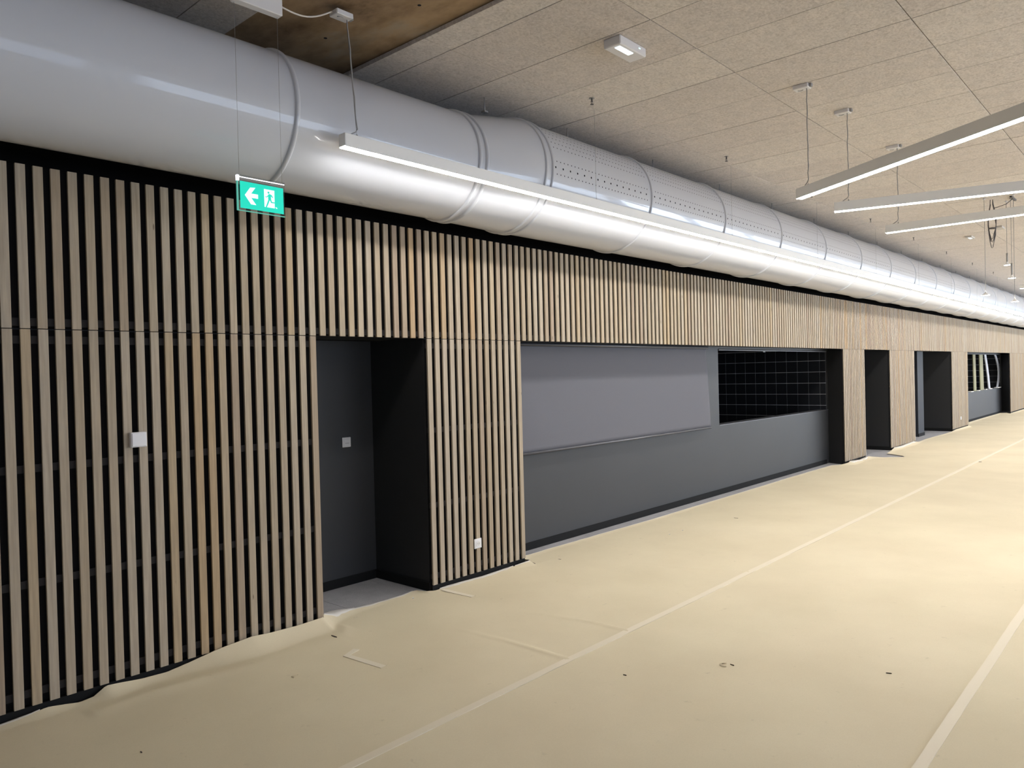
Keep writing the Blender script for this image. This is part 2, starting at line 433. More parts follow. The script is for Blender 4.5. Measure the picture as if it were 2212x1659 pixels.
cladding(152, 165, False, 'oak slat pier between the long serving hatch and the second doorway', sx_(152)-SW, sx_(165), 0)
cladding(185, 206, False, 'oak slat pier between the second and third doorways', sx_(185)-SW, sx_(206), 0)
cladding(249, 270, False, 'oak slat pier just left of the far serving hatch', sx_(249)-SW, sx_(270), 0)
cladding(349, 676, False, 'oak slat cladding beyond the far serving hatch at the right edge', sx_(349)-SW, sx_(676), 0)
cladding(-30, 676, True, 'long upper band of oak slats above all doorways and hatches, under the duct', sx_(-30)-SW, sx_(676), 112)

# ------------------------------------------------------------------ air duct
AY, AZ, AR = -.34, 3.3685, .409
BY, BZ, BR = -.34, 3.415, .465
dt = thing('air_duct', (0, BY, BZ), 'fat white round ventilation duct running along the whole wall top', 'duct')
def bead(x, y, z, r, h=.016, w=.017):
    pr = [(x-w-.006, r-.001)]+[(x-w*math.cos(a), r+h*math.sin(a)) for a in [math.pi*k/8 for k in range(9)]]+[(x+w+.006, r-.001)]
    MB().lathe_x(pr, y, z, 96).build('ring', M_duct, dt)
def section(x0, x1, y, z, r):
    return MB().lathe_x([(x0, r), (x1, r)], y, z, 128).build('duct_section', M_duct, dt)
ra = [-3.6, -2.09, -.6, .905, 2.45, 3.965]
section(XS, ra[0], AY, AZ, AR)
for a, b in zip(ra[:-1], ra[1:]): section(a, b, AY, AZ, AR)
for a in ra: bead(a, AY, AZ, AR)
bead(4.038, AY, AZ, AR+.002)
MB().lathe_x([(3.965, AR), (4.05, AR+.002, AY, AZ), (4.642, BR, BY, BZ), (4.76, BR, BY, BZ)], AY, AZ, 128).build('reducer', M_duct, dt)
# fix first ring centre of the reducer is the small duct's own centre
bead(4.661, BY, BZ, BR, .014, .014); bead(4.743, BY, BZ, BR, .014, .014)
rb = [4.758, 6.234, 7.758, 9.29, 10.83, 12.37]
while rb[-1]+1.54 < XE: rb.append(rb[-1]+1.54)
rb.append(XE)
for n, (a, b) in enumerate(zip(rb[:-1], rb[1:])):
    sec = section(a, b, BY, BZ, BR)
    if b < XE-.1: bead(b, BY, BZ, BR, .015, .014)
    if n > 9: continue
    ho = MB()
    def hole(x, ang, r):
        a0 = math.radians(ang); R = BR+.0006
        cy, sy = -math.cos(a0), math.sin(a0)
        pts = []
        for k in range(8):
            t = 2*math.pi*k/8; d = r*math.sin(t)/R
            pts.append((x+r*math.cos(t), BY-R*math.cos(a0+d), BZ+R*math.sin(a0+d)))
        ho.poly(pts)
    L_ = b-a; lo = a+(.02 if n == 0 else .05)
    k = 0
    while lo+.097*k < b-.04: hole(lo+.097*k, .4, .0088); k += 1
    rows = [6.7, -6.0, 22.2, 28.6, 35.0, 41.3, 47.8]
    if n >= 4: rows += [-22.2, -28.6, -35.0, -41.3, -47.8]
    for ang in rows:
        k = 0
        while lo+.025+.0485*k < b-.04: hole(lo+.02+.0485*k, ang, .0055); k += 1
    stuff(ho.build('perforation', M_hole, sec, recalc=False))
for x in [4.42]+[r_+.75 for r_ in rb[:-2] if r_ < 30]:
    h = MB(); h.tube([(x, BY-.03, BZ+BR-.005), (x, BY-.03, ZC+.01)], .005, 6); h.box(x-.02, x+.02, BY-.05, BY-.01, BZ+BR-.002, BZ+BR+.012)
    h.build('hanger_rod', M_steel, dt)

# ------------------------------------------------------------------ linear lamps
def lamp(name, p0, p1, ztop, label, cords, group=None, w=.062, h=.082, toff=(0, 0)):
    p0 = Vector((*p0, 0)); p1 = Vector((*p1, 0)); d = (p1-p0); ln = d.length; d.normalize(); n = Vector((-d.y, d.x, 0))
    t = thing(name, (p0.x, p0.y, ztop), label, 'ceiling lamp', group)
    z1, z0 = ztop, ztop-h
    def P(u, v, z): q = p0+d*u+n*v; return (q.x, q.y, z)
    def obox(mb, u0, u1, v0, v1, a, b, bv=.0015):
        k = len(mb.v); mb.bevbox(u0, u1, v0, v1, a, b, bv)
        for i in range(k, len(mb.v)): mb.v[i] = P(*mb.v[i])
        return mb
    mb = MB(); obox(mb, 0.004, ln-.004, -w/2, w/2, z0+.002, z1)
    mb.build('housing', M_lamp, t)
    obox(MB(), 0, .004, -w/2, w/2, z0+.004, z1).build('end_cap', M_lamp, t)
    obox(MB(), ln-.004, ln, -w/2, w/2, z0+.004, z1).build('end_cap', M_lamp, t)
    obox(MB(), .001, ln-.001, -w/2+.003, w/2-.003, z0-.0005, z0+.0045, .0005).build('diffuser', M_glow_l if ln > 20 else M_glow, t)
    for c, kind in cords:
        q = p0+d*c
        mb = MB(); mb.tube([(q.x, q.y, z1), (q.x+(toff[0] if kind else 0), q.y+(toff[1] if kind else 0), ZC-.002)], .0014, 6); mb.tube([(q.x, q.y, z1-.001), (q.x, q.y, z1+.014)], .006, 8)
        mb.build('suspension_wire', M_steel, t)
        if kind:
            rnd = random.Random(c+ztop); pts = []
            for k in range(15):
                f = k/14; z = ZC-.02-(ZC-.02-z1-.05)*f
                pts.append((q.x+toff[0]*(1-f)+rnd.uniform(-.004, .004)+.004, q.y+toff[1]*(1-f)+rnd.uniform(-.004, .004), z))
            e = q-d*.05
            pts += [(q.x-.012*d.x, q.y-.012*d.y, z1+.028), (e.x+.01*d.x, e.y+.01*d.y, z1+.012), (e.x, e.y, z1)]
            MB().tube(pts, .004, 6).build('power_cord', M_cord, t)
            # canopy: flat white box with grey cable gland
            k = MB(); q = q+Vector((toff[0], toff[1], 0)); c0 = len(k.v); k.bevbox(-.025, .095, -.042, .042, ZC-.032, ZC, .004)
            if kind == 2: ax, ay = Vector((-1, 0, 0)), Vector((0, 1, 0))
            else: ax, ay = Vector((0, 1, 0)), Vector((-1, 0, 0))
            def T(mb_, c_):
                for i in range(c_, len(mb_.v)):
                    u, v, z = mb_.v[i]; r = q+ax*u+ay*v; mb_.v[i] = (r.x, r.y, z)
            T(k, c0); can = k.build('canopy', M_plas, t)
            k = MB(); k.bevbox(-.045, -.024, -.016, .016, ZC-.028, ZC-.002, .003); T(k, 0); k.build('cable_gland', M_plas_d, can)
            k = MB(); k.tube([(.03, -.012, ZC-.0335), (.045, -.016, ZC-.0345), (.06, -.012, ZC-.0345), (.068, -.002, ZC-.0335)], .0022, 6); T(k, 0); k.build('screw_slot', M_plas_d, can)
    return t
lamp('linear_lamp', (2.688, -.84), (48, -.84), 3.221, 'very long thin lamp hanging parallel to the white duct', [(.11, 2)]+[(2.592+2.56*k, 0) for k in range(17)], toff=(.014, .095))
def ray_lamp(p0, p1, ln, label, zt=3.198, grp=None, kind=1):
    d = Vector((p1[0]-p0[0], p1[1]-p0[1])).normalized()*ln
    return lamp('linear_lamp', p0, (p0[0]+d.x, p0[1]+d.y), zt, label, [(.115, kind), (ln-.12, 0)], grp)
ray_lamp((6.115, -2.249), (5.09, -3.91), 2.9, 'nearest of three angled lamps, highest at the right edge')
ray_lamp((6.872, -2.268), (7.243, -3.613), 2.9, 'middle of the three angled lamps at right')
ray_lamp((8.398, -2.266), (8.39, -3.455), 2.9, 'farthest and lowest of the three angled lamps at right')
ray_lamp((16.79, -2.24), (16.3, -5.0), 2.9, 'tiny lit lamp end at the right edge, above the far duct', kind=0)
fill_lamps = [((11.1, -4.2), (11.6, -6.9)), ((13.4, -4.4), (12.6, -7.1)), ((15.6, -4.3), (15.9, -7.1)), ((18.2, -3.3), (17.5, -6.0)), ((20.6, -3.2), (21.2, -6.0)), ((23.2, -3.2), (23.1, -6.0)),
             ((26.3, -3.2), (27, -6.0)), ((30, -3.2), (29.3, -6.0)), ((34, -3.2), (34.6, -6.0)), ((38, -3.2), (38.3, -6.0)), ((43, -3.2), (43.3, -6.0)), ((9.6, -3.9), (9.2, -6.7)), ((16.9, -4.6), (17.3, -7.3)), ((12.4, -7.6), (12.0, -10.3)), ((17, -7.7), (17.4, -10.4)), ((22, -7.4), (22.3, -10.2)), ((28, -7.4), (28.3, -10.2)), ((32, -7.4), (32.3, -10.2)), ((37, -7.4), (37.3, -10.2)), ((8.3, -6.9), (7.9, -9.6)), ((10.6, -7.6), (11.0, -10.3)), ((14.6, -7.8), (14.2, -10.6)), ((19.2, -7.4), (19.5, -10.2)), ((25, -7.4), (25.3, -10.2))]
for a, b in fill_lamps:  # unseen lamps, added to brighten the hall
    lamp('linear_lamp', a, b, 3.198, 'unseen fill lamp added over the hall outside the right edge', [(.115, 0), (2.5, 0)], 'added fill lamps beyond the right edge')

# ------------------------------------------------------------------ emergency exit sign on two wires
t = thing('exit_sign', (2.177, -.79, 2.871), 'green emergency exit sign with left arrow and running man, hanging on two wires', 'exit sign')
sx0, sx1, sz0, sz1, sy = 2.034, 2.320, 2.678, 2.871, -.79
MB().bevbox(sx0, sx1, sy-.004, sy+.004, sz0, sz1-.028, .001).build('acrylic_plate', M_acryl, t)
MB().bevbox(sx0, sx1, sy-.009, sy+.009, sz1-.028, sz1, .002).build('top_profile', M_acryl, t)
MB().box(sx0+.004, sx1-.004, sy-.0105, sy-.0085, sz1-.016, sz1-.011).build('lit_edge', M_edgeglow, t)
MB().box(sx0-.002, sx0+.010, sy-.010, sy+.006, sz1-.034, sz1-.004).build('lit_corner', M_edgeglow, t)
MB().box(sx0-.001, sx0+.006, sy-.0055, sy+.0045, sz0, sz1-.034).build('plate_side', M_edgegreen, t)
MB().box(sx0, sx1, sy-.005, sy+.005, sz0-.001, sz0+.0025).build('plate_bottom', M_edgegreen, t)
gx0, gx1, gz0, gz1 = sx0+.016, sx1-.010, sz0+.014, sz1-.034
MB().box(gx0, gx1, sy-.0065, sy-.0045, gz0, gz1).build('green_face', M_green, t)
def uv(yy): return lambda u, v: (gx0+(gx1-gx0)*u, yy, gz1-(gz1-gz0)*v)
def sgn(nm, outl, m_, lay=0, par=None): return MB().prism(outl, uv(sy-.0065-.0004*lay), uv(sy-.0070-.0004*lay)).build(nm, m_, par or t)
sgn('arrow', [(.10,.50),(.225,.19),(.345,.17),(.245,.41),(.40,.41),(.40,.57),(.245,.575),(.355,.82),(.235,.82)], M_signw)
dp = sgn('door_pictogram', [(.54,.15),(.785,.15),(.785,.83),(.545,.83)], M_signw)
man = [[(.62,.245),(.635,.225),(.655,.225),(.668,.25),(.668,.285),(.65,.305),(.628,.295)],
       [(.638,.33),(.672,.31),(.70,.33),(.705,.50),(.685,.56),(.645,.54),(.632,.50)],
       [(.645,.34),(.655,.37),(.608,.455),(.565,.455),(.565,.43),(.60,.425)],
       [(.685,.315),(.72,.34),(.752,.43),(.738,.45),(.70,.38),(.68,.36)],
       [(.645,.50),(.67,.55),(.64,.68),(.60,.83),(.572,.83),(.61,.66)],
       [(.67,.52),(.70,.50),(.722,.60),(.785,.60),(.785,.64),(.70,.645)]]
for k, q in enumerate(man): sgn('running_man', q, M_green, 1, dp)
sgn('door_step', [(.80,.77),(.84,.79),(.85,.83),(.815,.83)], M_signw)
for x in (2.050, 2.307):
    MB().tube([(x, sy, sz1-.004), (x, sy, 3.80)], .0010, 6).build('wire', M_steel, t)
t = thing('sign_power_unit', (2.18, -.79, ZC), 'white box fixed to the ceiling above the exit sign at the top edge', 'box')
MB().bevbox(2.035, 2.323, -.825, -.771, 3.80, ZC, .004).build('casing', M_plas, t)
pts = []
A_, B_ = Vector((2.323, -.80, 3.865)), Vector((2.708, -.745, 3.985))
for k in range(13):
    f = k/12; q = A_.lerp(B_, f); pts.append((q.x, q.y, q.z-.045*math.sin(math.pi*f)))
MB().tube(pts, .005, 8).build('cable', M_wcable, t)

# emergency light on the ceiling
t = thing('emergency_light', (4.41, -1.74, ZC), 'small white emergency light fixed on the ceiling, its lens glowing cool', 'emergency light')
MB().bevbox(4.245, 4.565, -1.80, -1.665, ZC-.062, ZC, .006).build('casing', M_plas, t)
MB().bevbox(4.275, 4.44, -1.775, -1.732, ZC-.0665, ZC-.060, .002).build('lens', M_led, t)
MB().box(4.47, 4.49, -1.8015, -1.799, ZC-.03, ZC-.022).build('indicator', M_signw, t)
# ceiling luminaires far away
for (x, y, lab) in ((15.41, -1.70, 'small white ceiling light far away, left of the hanging cables'), (14.74, -2.26, 'small flat ceiling fitting right of the hanging cable bundle')):
    t = thing('emergency_light', (x, y, ZC), lab, 'emergency light')
    MB().bevbox(x-.14, x+.14, y-.05, y+.05, ZC-.030, ZC, .004).build('casing', M_lampbox, t)
    if x > 15: MB().bevbox(x-.08, x+.08, y-.022, y+.022, ZC-.0335, ZC-.029, .002).build('lens', M_led, t)
# sprinklers
labs = ['nearest sprinkler head, between the emergency light and the duct']+['%s sprinkler head from the camera in the row beside the duct' % w for w in ('second', 'third', 'fourth', 'fifth', 'sixth', 'seventh', 'eighth')]
for k in range(8):
    x, y = 5.06+2.4*k, -.975
    t = thing('sprinkler', (x, y, ZC), labs[k], 'sprinkler', 'sprinklers in a row beside the duct')
    MB().tube([(x, y, ZC+.002), (x, y, ZC-.003)], .022, 14).build('flange', M_steel, t)
    mb = MB(); mb.tube([(x, y, ZC), (x, y, ZC-.03)], .007, 8); mb.tube([(x-.012, y, ZC-.028), (x-.008, y, ZC-.045), (x, y, ZC-.052)], .0025, 5); mb.tube([(x+.012, y, ZC-.028), (x+.008, y, ZC-.045), (x, y, ZC-.052)], .0025, 5)
    mb.tube([(x-.012, y, ZC-.028), (x+.012, y, ZC-.028)], .004, 6)
    mb.build('nozzle', M_cable, t)
    MB().tube([(x, y, ZC-.050), (x, y, ZC-.053)], .015, 12).build('deflector', M_cable, t)

# ------------------------------------------------------------------ wall fittings
t = thing('wall_box', (1.784, -.001, 1.428), 'square white box mounted on the slats left of the doorway', 'box')
MB().bevbox(1.741, 1.830, -.030, 0, 1.385, 1.472, .003).build('casing', M_plas, t)
MB().bevbox(1.746, 1.825, -.034, -.029, 1.390, 1.467, .002).build('cover', M_plas, t)
t = thing('light_switch', (3.779, .745, 1.216), 'white light switch on the dark wall inside the first doorway', 'switch')
MB().bevbox(3.736, 3.822, .735, .745, 1.173, 1.257, .004).build('frame', M_plas, t)
rk = MB().bevbox(3.750, 3.808, .7315, .736, 1.187, 1.243, .002).build('rocker', M_plas, t)
MB().box(3.760, 3.798, .7310, .7318, 1.205, 1.209).build('symbol', M_plas_d, rk)
t = thing('power_socket', (4.580, 0, .303), 'white power socket low on the slats beside the roller blind', 'socket')
MB().bevbox(4.535, 4.622, -.011, 0, .262, .346, .004).build('frame', M_plas, t)
k = MB(); k.tube([(4.579, -.0105, .304), (4.579, -.0135, .304)], .026, 24); ins = k.build('insert', M_plas, t)
k = MB(); k.tube([(4.579, -.0132, .304), (4.579, -.0139, .304)], .019, 24); k.build('recess', M_white, ins)
for dx in (-.009, .009): MB().tube([(4.579+dx, -.0136, .304), (4.579+dx, -.0142, .304)], .0025, 8).build('pin_hole', M_hole, ins)
t = thing('power_socket', (22.9, 0, .29), 'tiny pale socket low on the oak pier left of the far hatch', 'socket')
MB().bevbox(22.86, 22.945, -.011, 0, .25, .335, .004).build('frame', M_white, t)

# roller blind in front of the hatch wall
t = thing('roller_blind', (7.3, .32, 2.06), 'grey fabric roller blind lowered over the left part of the long hatch', 'blind')
nx, nz = 90, 26; v = []; f = []
for j in range(nz+1):
    fz = j/nz; z = 2.058+(.978-2.058)*fz
    for i in range(nx+1):
        fx = i/nx; x = 5.225+(9.392-5.225)*fx
        y = .322-.050*fz
        y += .007*math.exp(-((fx-.16-.22*(fz-.5))/.05)**2)*math.sin(math.pi*min(1, fz*1.1)) + .004*math.sin(fx*9+fz*3)*fz*(1-fz)*3
        y += .006*math.exp(-((fz-.93)/.04)**2)*math.exp(-((fx-.1)/.22)**2)
        v.append((x, y, z))
for j in range(nz):
    for i in range(nx):
        a = j*(nx+1)+i; f.append((a, a+1, a+nx+2, a+nx+1))
mb = MB(); mb.v = v; mb.f = f; mb.sm = [True]*len(f)
fo = mb.build('fabric', M_blind, t); so = fo.modifiers.new('t', 'SOLIDIFY'); so.thickness = .0012
mb = MB(); mb.tube([(5.215, .268, .967), (9.395, .268, .967)], .0135, 14); mb.build('bottom_bar', M_bar, t)
MB().tube([(5.215, .305, 2.052), (9.40, .305, 2.052)], .018, 16).build('roller_tube', M_bar, t)

# far hatch: timber battens and plastic strips standing on its sill
SZ = .885
def strip(name, label, pts, w, m_, grp=None):
    mb = MB(); n = len(pts)
    for k, (x, y, z) in enumerate(pts):
        for dx, dy in ((-w/2, -.012), (w/2, -.012), (w/2, .012), (-w/2, .012)): mb.v.append((x+dx, y+dy, z))
    for k in range(n-1):
        for q in range(4): mb.face([4*k+q, 4*k+(q+1) % 4, 4*k+4+(q+1) % 4, 4*k+4+q])
    mb.face([3,2,1,0]); mb.face([4*n-4+q for q in range(4)])
    o = mb.build(name, m_); tag(o, label, 'batten' if 'batten' in name else 'strip', grp); return o
def along(x, z): return (x, YB+.045, z)
strip('timber_batten', 'narrower olive timber batten upright in the far hatch, leftmost', [along(26.78, SZ+.001), along(26.75, 1.4), along(26.7, 2.015)], .34, M_olive)
strip('timber_batten', 'wider olive timber batten upright in the far hatch, beside the pale strip', [along(27.82, SZ+.001), along(27.78, 1.4), along(27.72, 2.015)], .50, M_olive)
strip('plastic_strip', 'straight pale grey strip leaning in the middle of the far hatch', [(x_, YB+.012, z_) for x_, z_ in ((28.80, SZ+.023), (28.64, 1.3), (28.42, 1.7), (28.2, 2.015))], .28, M_strip)
cp = []
for k in range(15):
    f_ = k/14; cp.append(along(30.34-.28*f_+.48*math.sin(math.pi*f_)**.85, SZ+.023+(2.015-SZ-.023)*f_))
strip('plastic_strip', 'bowed pale grey strip at the right side of the far hatch', cp, .27, M_strip)
for n_, x in enumerate((26.08, 27.08, 28.18, 28.90, 30.34)):
    w_ = (.34, .22, .20, .36, .62)[n_]; mb = MB()
    mb.bevbox(x-w_/2, x+w_/2, YB-.03, YB+.09, SZ, SZ+.022, .006)
    tag(mb.build('paper_scrap', M_edge), ['white paper scrap at the left end of the far hatch sill', 'white paper scrap under the narrower olive batten', 'white paper scrap under the wider olive batten', 'white paper scrap under the straight pale strip', 'largest white paper scrap, under the bowed strip'][n_], 'paper scrap')

# ------------------------------------------------------------------ pendants and loose cables, far right
def pendant(x, y, z, r, body, label):
    t = thing('pendant_lamp', (x, y, z), label, 'pendant lamp')
    mb = MB(); seg = 20
    prof = [(.010, .05), (.014, .03), (r*.55, .020), (r, .004), (r, 0)]
    n0 = 0
    for (rr, h) in prof:
        for k in range(seg):
            a = 2*math.pi*k/seg; mb.v.append((x+rr*math.cos(a), y+rr*math.sin(a), z+h))
    for i in range(len(prof)-1):
        for k in range(seg):
            k2 = (k+1) % seg; mb.face([i*seg+k, i*seg+k2, (i+1)*seg+k2, (i+1)*seg+k], True)
    mb.build('shade', M_lamp, t)
    MB().tube([(x, y, z+.001), (x, y, z-.002)], r*.93, 20).build('lens', M_glow_s, t)
    if body: MB().tube([(x, y, z+.045), (x, y, z+.045+body)], .011, 10).build('stem', M_cord, t)
    MB().tube([(x, y, z+.04+body), (x, y, ZC)], .0032, 6).build('cord', M_cord, t)
    MB().tube([(x, y, ZC-.02), (x, y, ZC)], .014, 14).build('canopy', M_plas, t)
pendant(12.02, -2.51, 2.677, .052, 0, 'pendant lamp hanging in front of the duct, left of the other pendants')
pendant(12.44, -2.70, 3.107, .040, .12, 'highest small pendant lamp, with a short stem')
pendant(12.29, -2.775, 2.904, .046, .16, 'second highest small pendant lamp, with a long stem')
pendant(12.05, -2.84, 2.565, .044, 0, 'lowest small pendant lamp near the right edge')
def cable(label, x, y, drop, seed, w=.05, n=4, plate=True):
    t = thing('hanging_cables', (x, y, ZC), label, 'cables'); r = random.Random(seed)
    if plate:
        MB().bevbox(x-.04, x+.30, y-.245, y-.215, ZC-.022, ZC-.002, .003).build('bracket', M_cable, t)
        MB().tube([(x+.1, y-.23, ZC-.02), (x+.05, y-.16, ZC-.09), (x, y-.03, ZC-.13)], .005, 6).build('loop', M_cable, t)
    for k in range(n):
        a = r.uniform(0, 6.28); dx, dy = math.cos(a)*w, math.sin(a)*w; dl = drop*r.uniform(.72, 1)
        pts = [(x+dx*.3, y+dy*.3, ZC-.01)]
        for q in range(1, 9):
            f = q/8; pts.append((x+dx*math.sin(math.pi*f*.9)+r.uniform(-.006, .006), y+dy*math.sin(math.pi*f*.9)+r.uniform(-.006, .006), ZC-dl*f))
        pts.append((x+.006-dx*.1, y-dy*.1, ZC-dl-.012))
        for q in range(8, 0, -1):
            f = q/8; pts.append((x-dx*math.sin(math.pi*f*.9)+.012+r.uniform(-.006, .006), y-dy*math.sin(math.pi*f*.9), ZC-dl*f))
        MB().tube(pts, .0042, 6).build('cable_loop', M_cable, t)
    MB().tube([(x, y, ZC-drop*.6), (x, y, ZC-drop*.6-.012)], w*.95, 10).build('tie', M_cable, t)
cable('coiled dark cables hanging from the ceiling, between the last two angled lamps', 12.14, -2.577, .66, 3)
cable('second bunch of loose cables, cut by the right edge', 12.6, -2.98, .78, 5, .06, 3, False)

# ------------------------------------------------------------------ floor paper
def interp(tab, x):
    if x <= tab[0][0]: return tab[0][1]
    for (a, ya), (b, yb) in zip(tab, tab[1:]):
        if x <= b: return ya+(yb-ya)*(x-a)/(b-a)
    return tab[-1][1]
EDGE = [(-5, -.02), (1.0, -.02), (1.06, -.022), (1.2, -.015), (1.3, -.012), (1.42, -.03), (1.48, -.03), (1.58, -.014), (3.0, -.014), (3.03, .03), (3.08, .07), (3.14, .10), (3.22, .112), (3.31, .107), (3.82, .102), (3.93, .118), (3.985, .112), (3.99, .04), (4.03, .02), (4.07, -.012), (4.2, -.012), (4.4, -.018), (4.6, -.028), (4.75, -.022), (4.92, -.012), (5.03, -.01), (5.13, -.03), (5.2, -.05), (5.23, -.03), (5.26, .10), (5.40, .163), (5.72, .172), (6.2, .157), (6.6, .152), (7.5, .128), (8.6, .137), (10, .135), (11.6, .150), (12.6, .150), (13.6, .130), (13.80, -.02), (13.88, -.05), (15.03, -.05), (15.18, -.22), (15.45, -.56), (15.6, -.50), (15.9, -.12), (16.5, -.03), (16.70, -.012), (18.45, -.012), (18.55, -.03), (19.5, .02), (21.0, -.02), (22.05, -.01), (23.85, -.012), (23.95, .15), (24.5, .26), (26.4, .29), (30.38, .29), (30.5, -.012), (60, -.012)]
LIFT = [(-5, .03), (.9, .012), (1.06, .009), (1.2, .016), (1.27, .025), (1.355, .015), (1.43, .004), (1.5, .012), (1.57, .046), (1.66, .037), (1.77, .024), (1.91, .018), (2.05, .034), (2.2, .058), (2.33, .070), (2.46, .079), (2.6, .068), (2.79, .062), (3.0, .066), (3.05, .062), (3.10, .05), (3.22, .034), (3.35, .016), (3.5, .010), (3.8, .008), (3.95, .012), (4.07, .010), (4.2, .014), (4.6, .010), (5.05, .010), (5.2, .028), (5.28, .02), (5.45, .008), (8, .006), (13.7, .008), (13.95, .05), (14.5, .02), (15.0, .04), (15.2, .01), (16.6, .01), (16.8, .04), (17.3, .03), (18.3, .05), (18.6, .01), (22, .01), (22.1, .03), (23.8, .03), (24.2, .02), (60, .01)]
CREASE = [((3.553, -.70), (3.60, -1.26), (3.593, -1.745)), ((4.10, -.80), (4.24, -1.455), (4.243, -1.745)), ((5.85, -.75), (5.95, -1.32), (6.13, -1.745)), ((6.22, .10), (6.17, -.17)), ((2.92, -.20), (2.925, -.30), (2.915, -.42)), ((3.0, -.02), (3.02, -.16), (2.95, -.24)), ((9.1, -.3), (9.25, -.9), (9.3, -1.2)), ((5.30, -.10), (5.55, -.14))]
def segd(px, py, a, b):
    vx, vy = b[0]-a[0], b[1]-a[1]; t_ = max(0, min(1, ((px-a[0])*vx+(py-a[1])*vy)/(vx*vx+vy*vy)))
    return math.hypot(px-a[0]-vx*t_, py-a[1]-vy*t_)
from mathutils import noise as mn
def sheet(label, y0, edge, x0, x1, fine, zb=.003, lift=False, seed=0):
    xs = []; x = x0
    while x < x1: xs.append(x); x += (.02 if (1 < x < 6.6 and fine) else .06 if x < 16 else .25)
    xs.append(x1)
    nv = 70 if fine else 24; v = []; f = []
    for x in xs:
        ye = edge(x)
        if fine: ye += .004*mn.noise((x*6, 3.1, 0))+.0025*mn.noise((x*31, 9, 0))
        for j in range(nv+1):
            f_ = j/nv; f_ = 1-(1-f_)**1.6 if fine else f_
            y = y0+(ye-y0)*f_; d = ye-y
            z = zb+.0010*(1+mn.noise((x*1.7, y*2.3, seed)))+.0005*mn.noise((x*6, y*7, seed+5))
            if lift:
                Lh = interp(LIFT, x); wdt = .05+1.7*Lh
                z += Lh*max(0, 1-d/wdt)**1.6
                if 1.4 < x < 3.1: z += .012*math.exp(-((d-.24-.05*math.sin(x*3))/.07)**2)*(.6+.4*math.sin(x*4.1))
            if fine:
                for cr in CREASE:
                    if min(q[0] for q in cr)-.1 < x < max(q[0] for q in cr)+.1:
                        dd = min(segd(x, y, a, b) for a, b in zip(cr, cr[1:]))
                        if dd < .09: z += (.0075*max(0, min(1, (cr[0][1]-y)/.9)) if len(cr) == 3 else .005)*math.exp(-(dd/.017)**2)
            v.append((x, y, z))
    for i in range(len(xs)-1):
        for j in range(nv):
            a = i*(nv+1)+j; f.append((a, a+nv+1, a+nv+2, a+1))
    mb = MB(); mb.v = v; mb.f = f; mb.sm = [True]*len(f)
    o = tag(mb.build('floor_paper', M_paper, recalc=False), label, 'floor paper')
    return o, xs, nv, v
pa, xs, nv, pv = sheet('brown protective floor paper lying along the slatted wall', -1.775, lambda x: interp(EDGE, x), -4.9, 57.9, True, lift=True)
sheet('brown floor paper between the two taped seams', -3.72, lambda x: -1.752, -4.9, 57.9, False, .0015, seed=11)
sheet('brown floor paper right of the second taped seam', -5.66, lambda x: -3.70, -4.9, 57.9, False, .003, seed=21)
sheet('brown floor paper outside the right edge', -11.4, lambda x: -5.64, -4.9, 57.9, False, .0015, seed=31)
def top_of(x, y):
    if y < -1.75: return .0066
    i = min(range(len(xs)), key=lambda k: abs(xs[k]-x)); col_ = pv[i*(nv+1):(i+1)*(nv+1)]
    return max(.0062, min(col_, key=lambda p: abs(p[1]-y))[2]+.0012)
# torn white edge of the paper along the wall
def edge_strip(xa, xb, w, lab, up=.004):
    mb = MB(); cnt = 0
    for i, x in enumerate(xs):
        if not xa <= x <= xb: continue
        p_ = pv[i*(nv+1)+nv]; ww = w*(.75+.5*mn.noise((x*9, 1, 4)))
        fl_ = min(1, (x-xa)/.12, (xb-x)/.12); ww *= max(.15, fl_)
        q_ = min(range(nv+1), key=lambda j: abs(pv[i*(nv+1)+j][1]-(p_[1]-ww)))
        z2 = pv[i*(nv+1)+q_][2]
        mb.v += [(x, p_[1]+.0015, p_[2]+.0035+up), (x, p_[1]-ww, z2+.0025), (x, p_[1]+.0015, p_[2]-.002)]
        if cnt: n = len(mb.v); mb.face([n-6, n-5, n-2, n-3], True); mb.face([n-6, n-3, n-1, n-4], True)
        cnt += 1
    o = mb.build('torn_edge', M_edge, pa, recalc=False); o['label'] = lab
edge_strip(3.04, 3.95, .020, 'white torn paper edge in the doorway', .001)
edge_strip(3.05, 3.36, .055, 'curled white paper edge at the doorway corner', .004)
edge_strip(4.10, 5.02, .028, 'white underside of the folded paper edge', .003)
edge_strip(5.02, 5.24, .012, 'white crumpled paper edge', .003)
edge_strip(5.30, 13.75, .006, 'white paper edge along the hatch wall', .001)
edge_strip(13.90, 14.95, .05, 'white curled paper edge below the oak pier', .006)
edge_strip(16.75, 18.4, .05, 'white crumpled paper edge below the second oak pier', .006)
edge_strip(.9, 1.25, .012, 'white paper edge at the lower left', .002)
